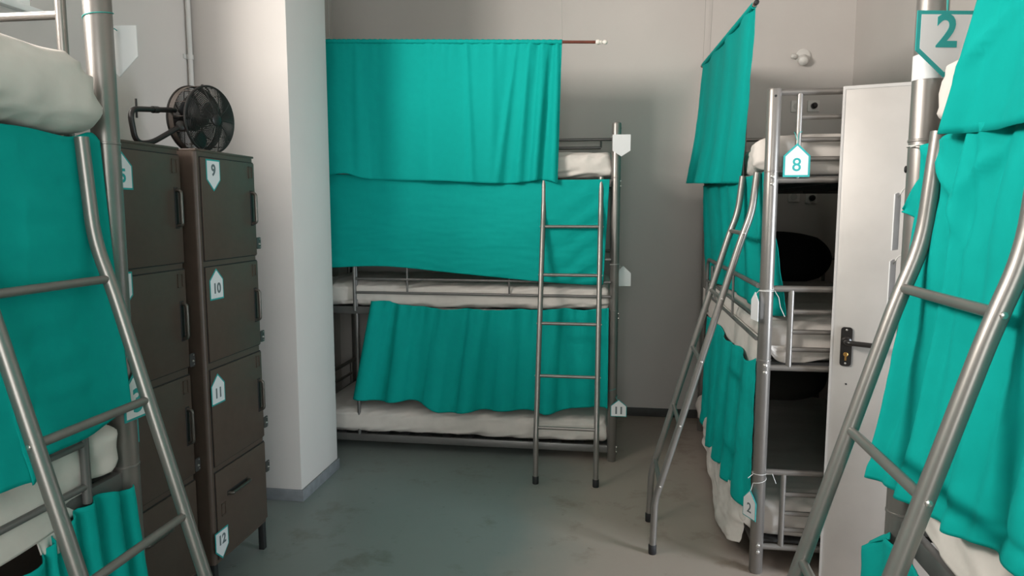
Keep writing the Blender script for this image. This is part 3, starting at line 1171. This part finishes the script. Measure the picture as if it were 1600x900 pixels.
tagc(cloth('curtain', [(-1.97, 4.295, 1.80), (-1.0, 4.29, 1.775), (-.4, 4.289, 1.752), (-.036, 4.288, 1.752)],
           [(-1.97, 4.275, 1.19), (-1.809, 4.275, 1.202), (-1.446, 4.275, 1.215), (-1.031, 4.275, 1.183), (-.427, 4.275, 1.132), (-.2, 4.275, 1.118), (-.066, 4.275, 1.118)],
           (0, -1, 0), fold_mid_a, M['teal'], nu=200, nv=70), 'flat teal curtain tucked under the top tier of the back wall bunk')


def fold_low_a(u, v):
    k = .35 + .65 * v
    f = .048 * ridge(u * 44 + 2.0 * nz(u * 3, 0, 5)) * k * (.6 + .6 * nz(u * 5, 3, 1))
    f += .009 * ridge(u * 105 + 2 * nz(u * 6, 0, 2)) * math.exp(-v * 4)
    f += .010 * sin(u * 17 + 1) * v + .004 * fbm(u * 9, v * 3, 21)
    return f


tagc(cloth('curtain', [(-1.536, 4.292, .992), (-1.42, 4.29, .994), (-1.38, 4.29, .978), (-1.20, 4.292, .962), (-1.033, 4.292, .945), (-.9, 4.292, .955), (-.75, 4.292, .946), (-.6, 4.292, .958), (-.466, 4.292, .954), (-.3, 4.292, .968), (-.2, 4.292, .960), (-.03, 4.292, .975)],
           [(-1.668, 4.285, .35), (-1.45, 4.28, .335), (-1.25, 4.28, .345), (-1.082, 4.28, .28), (-.85, 4.28, .300), (-.504, 4.28, .315), (-.383, 4.285, .306), (-.2, 4.285, .350), (-.03, 4.285, .345)],
           (0, -1, 0), fold_low_a, M['teal'], nu=220, nv=60), 'pleated teal curtain over the lowest tier of the back wall bunk')


# far right bunk
def fold_top_b(u, v):
    f = .020 * ridge(u * 24 + .8 * nz(u * 3, v)) * (.35 + .65 * v) + .004 * fbm(u * 8, v * 4, 31)
    return f


tagc(cloth('curtain', [(.60, 5.27, 2.585), (.60, 4.3, 2.54), (.60, 3.40, 2.487)],
           [(.50, 5.10, 1.755), (.535, 4.3, 1.725), (.575, 3.9, 1.71), (.592, 3.66, 1.70)],
           (-1, 0, 0), fold_top_b, M['teal'], nu=160, nv=60,
           mid=[(.565, 5.22, 2.15), (.58, 4.3, 2.12), (.585, 3.42, 2.10)]), 'teal curtain hanging from the slanting rod over the right wall bunk')
rod_pocket(bpy.context.scene.objects['curtain.003'], (.60, 5.27, 2.5894), (.60, 3.40, 2.4812), .0130, 2)


def fold_mid_b(u, v):
    return .012 * ridge(u * 36 + 1.2 * nz(u * 4, v)) * (.5 + .5 * sin(pi * v)) + .005 * fbm(u * 8, v * 5, 41)


tagc(cloth('curtain', [(.600, 5.05, 1.735), (.603, 4.2, 1.73), (.604, 3.5, 1.725), (.607, 3.20, 1.722), (.612, 3.10, 1.735)],
           [(.640, 5.06, 1.085), (.67, 4.2, 1.11), (.67, 3.5, 1.11), (.685, 3.2, 1.11), (.715, 3.08, 1.125)],
           (-1, 0, 0), fold_mid_b, M['teal'], nu=160, nv=50), 'teal curtain tucked into the middle tier of the right wall bunk')


def fold_low_b(u, v):
    return .020 * ridge(u * 30 + 1.2 * nz(u * 3, 1)) * (.4 + .6 * v) + .006 * fbm(u * 12, v * 5, 51)


tagc(cloth('curtain', [(.597, 4.60, .895), (.597, 4.1, .915), (.597, 3.8, .885), (.592, 3.4, .925), (.592, 3.2, .905), (.592, 3.055, .945)],
           [(.585, 4.60, .23), (.58, 4.30, .16), (.565, 4.05, .20), (.56, 3.78, .225), (.565, 3.55, .23), (.57, 3.3, .25), (.575, 3.045, .27)],
           (-1, 0, 0), fold_low_b, M['teal'], nu=160, nv=60), 'teal curtain hanging over the lowest tier of the right wall bunk')


# near right bunk
def fold_top_c(u, v):
    f = .012 * sin(u * 44 + .6) * v + .004 * fbm(u * 6, v * 4, 61)
    f += .016 * math.exp(-((v - (.86 - 1.1 * (u - .03))) / .014) ** 2) * math.exp(-((u - .09) / .055) ** 2)
    f += .006 * sin(u * 46 + nz(u * 4, v)) * v
    return max(-.003, f)


tagc(cloth('curtain', [(.600, 1.10, 2.49), (.600, .4, 2.49), (.600, -.30, 2.49)],
           [(.582, 1.385, 1.705), (.582, 1.13, 1.692), (.582, .4, 1.69), (.582, -.30, 1.69)],
           (-1, 0, 0), fold_top_c, M['teal'], nu=160, nv=60,
           mid=[(.590, 1.215, 2.10), (.590, 1.0, 2.10), (.590, .4, 2.10), (.590, -.3, 2.10)]), 'teal curtain over the top tier of the near right bunk')
rod_pocket(bpy.context.scene.objects['curtain.006'], (.60, 1.13, 2.49), (.60, -.30, 2.49), .0130, 3)


def fold_mid_c(u, v):
    f = .011 * sin(u * 62 + .8 * nz(u * 3, v) + 1.2) * (.35 + .45 * v) + .006 * sin(u * 140 + 2 * nz(u * 5, v)) + .004 * fbm(u * 9, v * 5, 71)
    f += .012 * sin(u * 60 + 14 * v) * math.exp(-v * 6) * math.exp(-((u - .16) / .16) ** 2)
    f += .013 * math.exp(-((v - (2.4 * (u - .01))) / .022) ** 2) * math.exp(-((u - .06) / .05) ** 2)
    f += .010 * math.exp(-((v - .02 - 1.3 * (.19 - u)) / .02) ** 2) * math.exp(-((u - .14) / .04) ** 2)
    f -= .006 * math.exp(-((v - .93) / .02) ** 2)
    return f


mc = cloth('curtain', [(.592, 1.475, 1.690), (.595, 1.32, 1.715), (.597, 1.1, 1.70), (.597, .5, 1.70), (.597, -.30, 1.70)],
           [(.575, 1.625, .975), (.575, 1.50, .992), (.58, 1.27, 1.015), (.585, 1.06, 1.045), (.58, .5, 1.02), (.58, -.3, 1.0)],
           (-1, 0, 0), fold_mid_c, M['teal'], nu=240, nv=80,
           mid=[(.590, 1.535, 1.34), (.592, 1.40, 1.34), (.588, 1.15, 1.34), (.588, .5, 1.34), (.588, -.3, 1.34)])
tagc(mc, 'long teal curtain behind the ladder of the near right bunk')
cloth('corner_flap', [(.600, 1.46, 1.655), (.598, 1.53, 1.625), (.595, 1.588, 1.572)], [(.600, 1.46, 1.535), (.598, 1.53, 1.555), (.595, 1.590, 1.566)],
      (-1, -.3, 0), lambda u, v: .006 * sin(u * 5) * sin(pi * v), M['teal'], mc, 30, 14)


def fold_low_c(u, v):
    return .012 * sin(u * 90 + .5) * (.4 + .6 * v) + .004 * fbm(u * 8, v * 4, 81)


lc = cloth('curtain', [(.585, 1.668, .790), (.588, 1.60, .835), (.592, 1.54, .868), (.598, 1.42, .862), (.600, 1.1, .855), (.600, .5, .855), (.600, -.3, .855)],
           [(.580, 1.60, .25), (.58, 1.55, .25), (.58, 1.50, .25), (.58, 1.4, .25), (.585, 1.1, .25), (.585, .5, .25), (.585, -.3, .25)],
           (-1, 0, 0), fold_low_c, M['teal'], nu=160, nv=50)
tagc(lc, 'teal curtain below the middle tier of the near right bunk')
cloth('folded_edge', [(.585, 1.668, .792), (.588, 1.60, .837), (.592, 1.54, .870)], [(.602, 1.675, .80), (.606, 1.62, .84), (.610, 1.585, .865)],
      (-.3, -1, 0), lambda u, v: .010 * sin(pi * v), M['teal'], lc, 24, 14)


# near left bunk
def fold_mid_d(u, v):
    f = .010 * sin(u * 17 - 1.6 + 1.4 * nz(u * 2, v)) * (.4 + .6 * v) + .006 * fbm(u * 5, v * 4, 91)
    f += .005 * nz(u * 5 + v * 3, v * 14, 8)
    f += .010 * math.exp(-((u - .30) / .025) ** 2) * (1 - v)
    return f


tagc(cloth('curtain', [(-1.226, 1.560, 1.735), (-1.226, 1.530, 1.752), (-1.226, 1.46, 1.735), (-1.226, 1.34, 1.742), (-1.226, 1.22, 1.742), (-1.226, .6, 1.74), (-1.226, -.2, 1.74)],
           [(-1.188, 1.565, 1.085), (-1.188, 1.43, 1.055), (-1.188, 1.30, 1.055), (-1.188, 1.255, 1.05), (-1.178, 1.235, 1.01), (-1.180, 1.17, 1.02), (-1.188, .6, 1.02), (-1.188, -.2, 1.02)],
           (1, 0, 0), lambda u, v: max(-.004, fold_mid_d(u, v)), M['teal'], nu=240, nv=80,
           mid=[(-1.214, 1.570, 1.40), (-1.214, 1.46, 1.40), (-1.214, 1.32, 1.40), (-1.214, 1.21, 1.40), (-1.214, .6, 1.38), (-1.214, -.2, 1.38)]), 'teal curtain over the middle tier of the near left bunk')


def fold_low_d(u, v):
    return .020 * ridge(u * 170 + 1.2 * nz(u * 20, v) + .5) * (.75 + .25 * v) * math.exp(-u * 1.5) + .004 * fbm(u * 8, v * 4, 101)


tagc(cloth('curtain', [(-1.225, 1.585, .868), (-1.225, 1.55, .86), (-1.225, 1.50, .882), (-1.225, 1.40, .872), (-1.23, 1.34, .845), (-1.23, 1.25, .80), (-1.235, .8, .84), (-1.235, -.2, .84)],
           [(-1.20, 1.625, .25), (-1.20, 1.58, .25), (-1.20, 1.50, .25), (-1.20, 1.38, .25), (-1.21, 1.3, .25), (-1.22, 1.2, .25), (-1.225, .8, .25), (-1.225, -.2, .25)],
           (1, 0, 0), fold_low_d, M['teal'], nu=200, nv=50), 'gathered teal curtain below the middle tier of the near left bunk')


# ------------------------------------------------------------------ curtain rods
def make_rod(p0, p1, label, wires, finial=True, r=.0085):
    p0, p1 = Vector(p0), Vector(p1)
    d = (p1 - p0).normalized()
    root = thing('curtain_rod', label, 'curtain rod', p0, 'curtain rods hung from the ceiling')
    bm = bmesh.new()
    tube(bm, [p0, p1], r, 14)
    link('rod', bm, M['rod_wood'], root)
    for e, s in ((p1, d), (p0, -d)):
        bm = bmesh.new()
        if finial:
            lathe(bm, [(.012, -.004), (.015, .004), (.015, .014), (.009, .022), (.009, .026), (.012, .029), (.0065, .034), (.0065, .038), (.012, .043), (.0135, .052), (.011, .060), (.004, .065)], e, s, 20)
        else:
            lathe(bm, [(r + .0005, -.002), (r + .003, .004), (r + .002, .016), (.003, .02)], e, s, 16)
        link('finial', bm, M['rod_cap'] if finial else M['rubber'], root)
    for t, top in wires:
        bm = bmesh.new()
        p = p0.lerp(p1, t)
        q = Vector(top)
        tube(bm, [p, p.lerp(q, .33) + Vector((.006, 0, 0)), p.lerp(q, .66) + Vector((.004, 0, 0)), q], .0013, 6)
        ringc = [p + (Vector((0, 0, 1)) * cos(2 * pi * k / 16) + d.cross(Vector((0, 0, 1))).normalized() * sin(2 * pi * k / 16)) * (r + .0015) for k in range(16)]
        tube(bm, ringc, .0013, 5, closed=True)
        link('hanging_wire', bm, M['wire'], root)
    return root


make_rod((-1.99, 4.285, 2.615), (-.125, 4.28, 2.546), 'reddish brown curtain rod with ivory finial over the back wall bunk',
         [(.12, (-1.78, 4.29, ZC)), (.893, (-.375, 4.27, ZC))])
make_rod((.60, 5.315, 2.592), (.60, 3.345, 2.478), 'slanting dark curtain rod hung over the right wall bunk',
         [(.012, (.60, 5.29, ZC)), (.20, (.61, 4.92, ZC)), (.985, (.60, 3.37, ZC))], False)
make_rod((.60, 1.19, 2.49), (.60, -.36, 2.49), 'dark curtain rod hung above the near right bunk', [(.03, (.60, 1.15, ZC)), (.97, (.60, -.31, ZC))], False)


# ------------------------------------------------------------------ number signs and cards hung on the bunks
def hang_sign(txt, w, h, roof, up, o, a, label, tie, tsize=.07, ink=1, border=.007, bold=0.002, name='number_sign', cord='string_teal', n=None, tilt=0.0, group='number signs hung on the bunks'):
    a = Vector(a).normalized()
    b = Vector((0, 0, 1))
    nn = a.cross(b)
    if tilt:
        Rm = Matrix.Rotation(tilt, 3, nn)
        a, b = Rm @ a, Rm @ b
    if border:
        bm = plate_mesh(txt, w, h, roof, up, o, a, b, nn, tsize, border, ink, .003, bold)
    else:
        bm = bmesh.new()
        prism(bm, house(w, h, roof, up), o, a, b, nn, 0, .0025, 0)
    s = link(name, bm, SIGN_MATS, smooth=False)
    tag(s, label, 'sign', group)
    if tie:
        bm = bmesh.new()
        top = Vector(o) + b * (h / 2 - .012) + nn * .002
        for pts in tie:
            tube(bm, fillet([top] + [Vector(p) for p in pts], .01, 4), .0014, 6)
        link('tie_cord', bm, M[cord], s)
    return s


def loop_around(c, r, z0, z1, n=20, a0=0.0):
    return [Vector((c[0] + r * cos(a0 + 2 * pi * k / n), c[1] + r * sin(a0 + 2 * pi * k / n), z0 + (z1 - z0) * k / n)) for k in range(n + 1)]


# big 2 on the near right post
hang_sign('2', .120, .128, .052, False, (.643, 1.553, 1.897), (.985, .17, 0), 'white five sided sign with a teal edge and the number 2',
          [loop_around((.635, 1.60), .0315, 2.012, 2.018, a0=-1.0), [(.643, 1.556, 1.985), (.645, 1.565, 2.012)]], .088, 1, .0075, .0022)
# 8 on the end frame of the far right bunk
hang_sign('8', .104, .135, .050, True, (.722, 3.021, 1.770), (1, 0, 0), 'white house shaped sign with the number 8 hung on the bunk end',
          [[(.725, 3.024, 1.85), (.728, 3.026, 1.88), (.745, 3.035, 1.885), (.742, 3.06, 1.885), (.715, 3.06, 1.885), (.712, 3.028, 1.88), (.72, 3.022, 1.85)]], .075, 1, .008, .0005)
# 11 low on the back wall bunk post
hang_sign('11', .098, .108, .040, True, (.040, 4.297, .352), (1, 0, 0), 'white house shaped sign with the number 11 low on a bunk post',
          [loop_around((0, 4.331), .0295, .415, .47, a0=-.8)], .062, 2, .004, .0022)
# card high on the same post
hang_sign('', .106, .128, .034, False, (.030, 4.296, 1.950), (1, .05, 0), 'blank white card tied to the top of the back wall bunk post',
          [loop_around((0, 4.331), .0295, 2.005, 2.005, a0=-.9)], border=0, name='blank_card', cord='string')
# blank card halfway down, seen beside the post
hang_sign('', .098, .125, .045, True, (.053, 4.372, 1.165), (1, .25, 0), 'blank white card halfway up behind the back wall bunk post',
          [loop_around((0, 4.331), .0295, 1.235, 1.245, a0=.9)], border=0, name='blank_card', cord='string')
# card beside the far right post, seen nearly edge on
hang_sign('', .08, .118, .035, True, (.585, 3.034, 1.170), (.17, -.985, 0), 'white card hung edge on beside the middle of the right wall bunk post',
          [loop_around((.63, 3.043), .0295, 1.235, 1.25, a0=2.6)], border=0, name='blank_card', cord='string')
# 2 at the bottom of the same post
hang_sign('2', .085, .125, .045, True, (.592, 3.020, .315), (.45, -.89, 0), 'white sign with a dark 2 low on the right wall bunk post',
          [loop_around((.63, 3.043), .0295, .405, .455, a0=3.6)], .06, 2, .004, .0008, cord='string')
# 3 on the near left post, half hidden by the ladder
hang_sign('3', .098, .128, .045, True, (-1.216, 1.618, 1.098), (.03, 1.0, 0), 'white house shaped sign with a teal 3 behind the near left ladder',
          [loop_around((-1.252, 1.61), .0335, 1.19, 1.20, a0=-.3)], .085, 1, .006, .002)
# blank card on the near left post
hang_sign('', .10, .125, .05, False, (-1.240, 1.660, 1.965), (1, .1, 0), 'blank white card hung behind the top of the near left bunk post',
          [loop_around((-1.252, 1.61), .0335, 2.015, 2.05, a0=.9)], border=0, name='blank_card')
# two narrow cards behind the near right post
hang_sign('', .05, .125, .004, True, (.607, 1.652, 1.545), (.55, .83, 0), 'white card edge on at the near right post, upper one by the door',
          [[(.615, 1.640, 1.615), (.622, 1.628, 1.62)]], border=0, name='blank_card', cord='string')
hang_sign('', .05, .125, .004, True, (.605, 1.652, 1.400), (.55, .83, 0), 'white card edge on at the near right post, below another card',
          [[(.613, 1.640, 1.470), (.622, 1.628, 1.475)]], border=0, name='blank_card', cord='string')
# paper label wrapped round the near right post, under the big sign
bm = bmesh.new()
lathe(bm, [(.0303, 0), (.0308, .0005), (.0308, .050), (.0303, .0505)], (.635, 1.60, 1.835), (0, 0, 1), 28)
tag(link('paper_label', bm, M['white_card']), 'white paper label wrapped round the post under the big 2 sign', 'label')


# cords tied round posts
def tie(name, c, z, r, tails, label, mat):
    bm = bmesh.new()
    tube(bm, loop_around(c, r, z, z + .004), .0014, 6)
    for t in tails:
        tube(bm, t, .0013, 6)
    tag(link(name, bm, mat), label, 'cord', 'cords tied round the bunk posts')


tie('cord', (.635, 1.60), 1.700, .0317, [[(.606, 1.593, 1.700), (.60, 1.53, 1.70), (.594, 1.485, 1.695)]], 'white cord tied from the near right post to the curtain', M['string'])
tie('cord', (.63, 3.043), 1.232, .0297, [[(.66, 3.03, 1.236), (.675, 3.02, 1.21), (.682, 3.015, 1.17), (.70, 3.01, 1.13)]], 'white cord round the middle of the right wall bunk post', M['string'])
tie('cord', (.63, 3.043), .445, .0297, [[(.602, 3.03, .445), (.58, 3.02, .43)], [(.657, 3.03, .447), (.675, 3.0, .46), (.69, 2.995, .42)]], 'white cord round the foot of the right wall bunk post', M['string'])
tie('cord', (-1.252, 1.61), 2.105, .0337, [], 'teal cord round the top of the near left bunk post', M['string_teal'])

# ------------------------------------------------------------------ things on the walls
# conduit in the corner by the pillar
bm = bmesh.new()
cx, cy = XL + .018, 3.43
tube(bm, [(cx, cy, .07), (cx, cy, ZC)], .0125, 12)
cd = tag(link('conduit_pipe', bm, M['conduit']), 'grey plastic conduit running up the corner beside the pillar', 'pipe')
for z in (2.345, 1.5):
    bm = bmesh.new()
    lathe(bm, [(.016, -.012), (.0165, 0), (.016, .012)], (cx, cy, z), (0, 0, 1), 16)
    box(bm, (XL, cy - .036, z - .011), (XL + .006, cy + .034, z + .011), .002)
    link('pipe_clip', bm, M['conduit'], cd)

# small wall fixture high on the back wall
wf = thing('wall_sensor', 'small round white sensor high on the back wall', 'sensor', (1.29, YB, 2.64))
bm = bmesh.new()
lathe(bm, [(.050, 0), (.050, .010), (.040, .016)], (1.29, YB, 2.645), (0, -1, 0), 28)
link('base', bm, M['plastic'], wf)
bm = bmesh.new()
lathe(bm, [(.030, 0), (.038, .02), (.030, .055), (.012, .068)], (1.287, YB - .015, 2.625), (-.15, -1, -.55), 24)
link('head', bm, M['plastic'], wf)
bm = bmesh.new()
lathe(bm, [(.012, 0), (.018, .015), (.018, .035), (.010, .045)], (1.245, YB - .012, 2.642), (-1, -.7, 0), 18)
link('side_lens', bm, M['plastic'], wf)


def outlet(x, z, label, plug=False):
    r = thing('wall_outlet', label, 'outlet', (x, YB, z), 'outlets on the back wall')
    bm = bmesh.new()
    box(bm, (x - .04, YB - .010, z - .04), (x + .04, YB, z + .04), .004)
    link('plate', bm, M['plastic'], r)
    bm = bmesh.new()
    lathe(bm, [(.024, 0), (.022, .003), (.018, .003), (.018, .002)], (x, YB - .0095, z), (0, -1, 0), 20)
    link('socket', bm, M['conduit'], r)
    if plug:
        bm = bmesh.new()
        lathe(bm, [(.02, 0), (.02, .03), (.01, .04)], (x, YB - .011, z), (0, -1, 0), 18)
        link('plug', bm, M['rubber'], r)


outlet(1.263, 2.30, 'white outlet on the back wall, left of the pair above the top tier')
outlet(1.375, 2.30, 'outlet with a dark plug on the back wall above the top tier', True)
outlet(1.270, 1.665, 'shaded outlet on the back wall seen under the top tier')
outlet(1.390, 1.655, 'outlet with a dark plug on the back wall under the top tier', True)
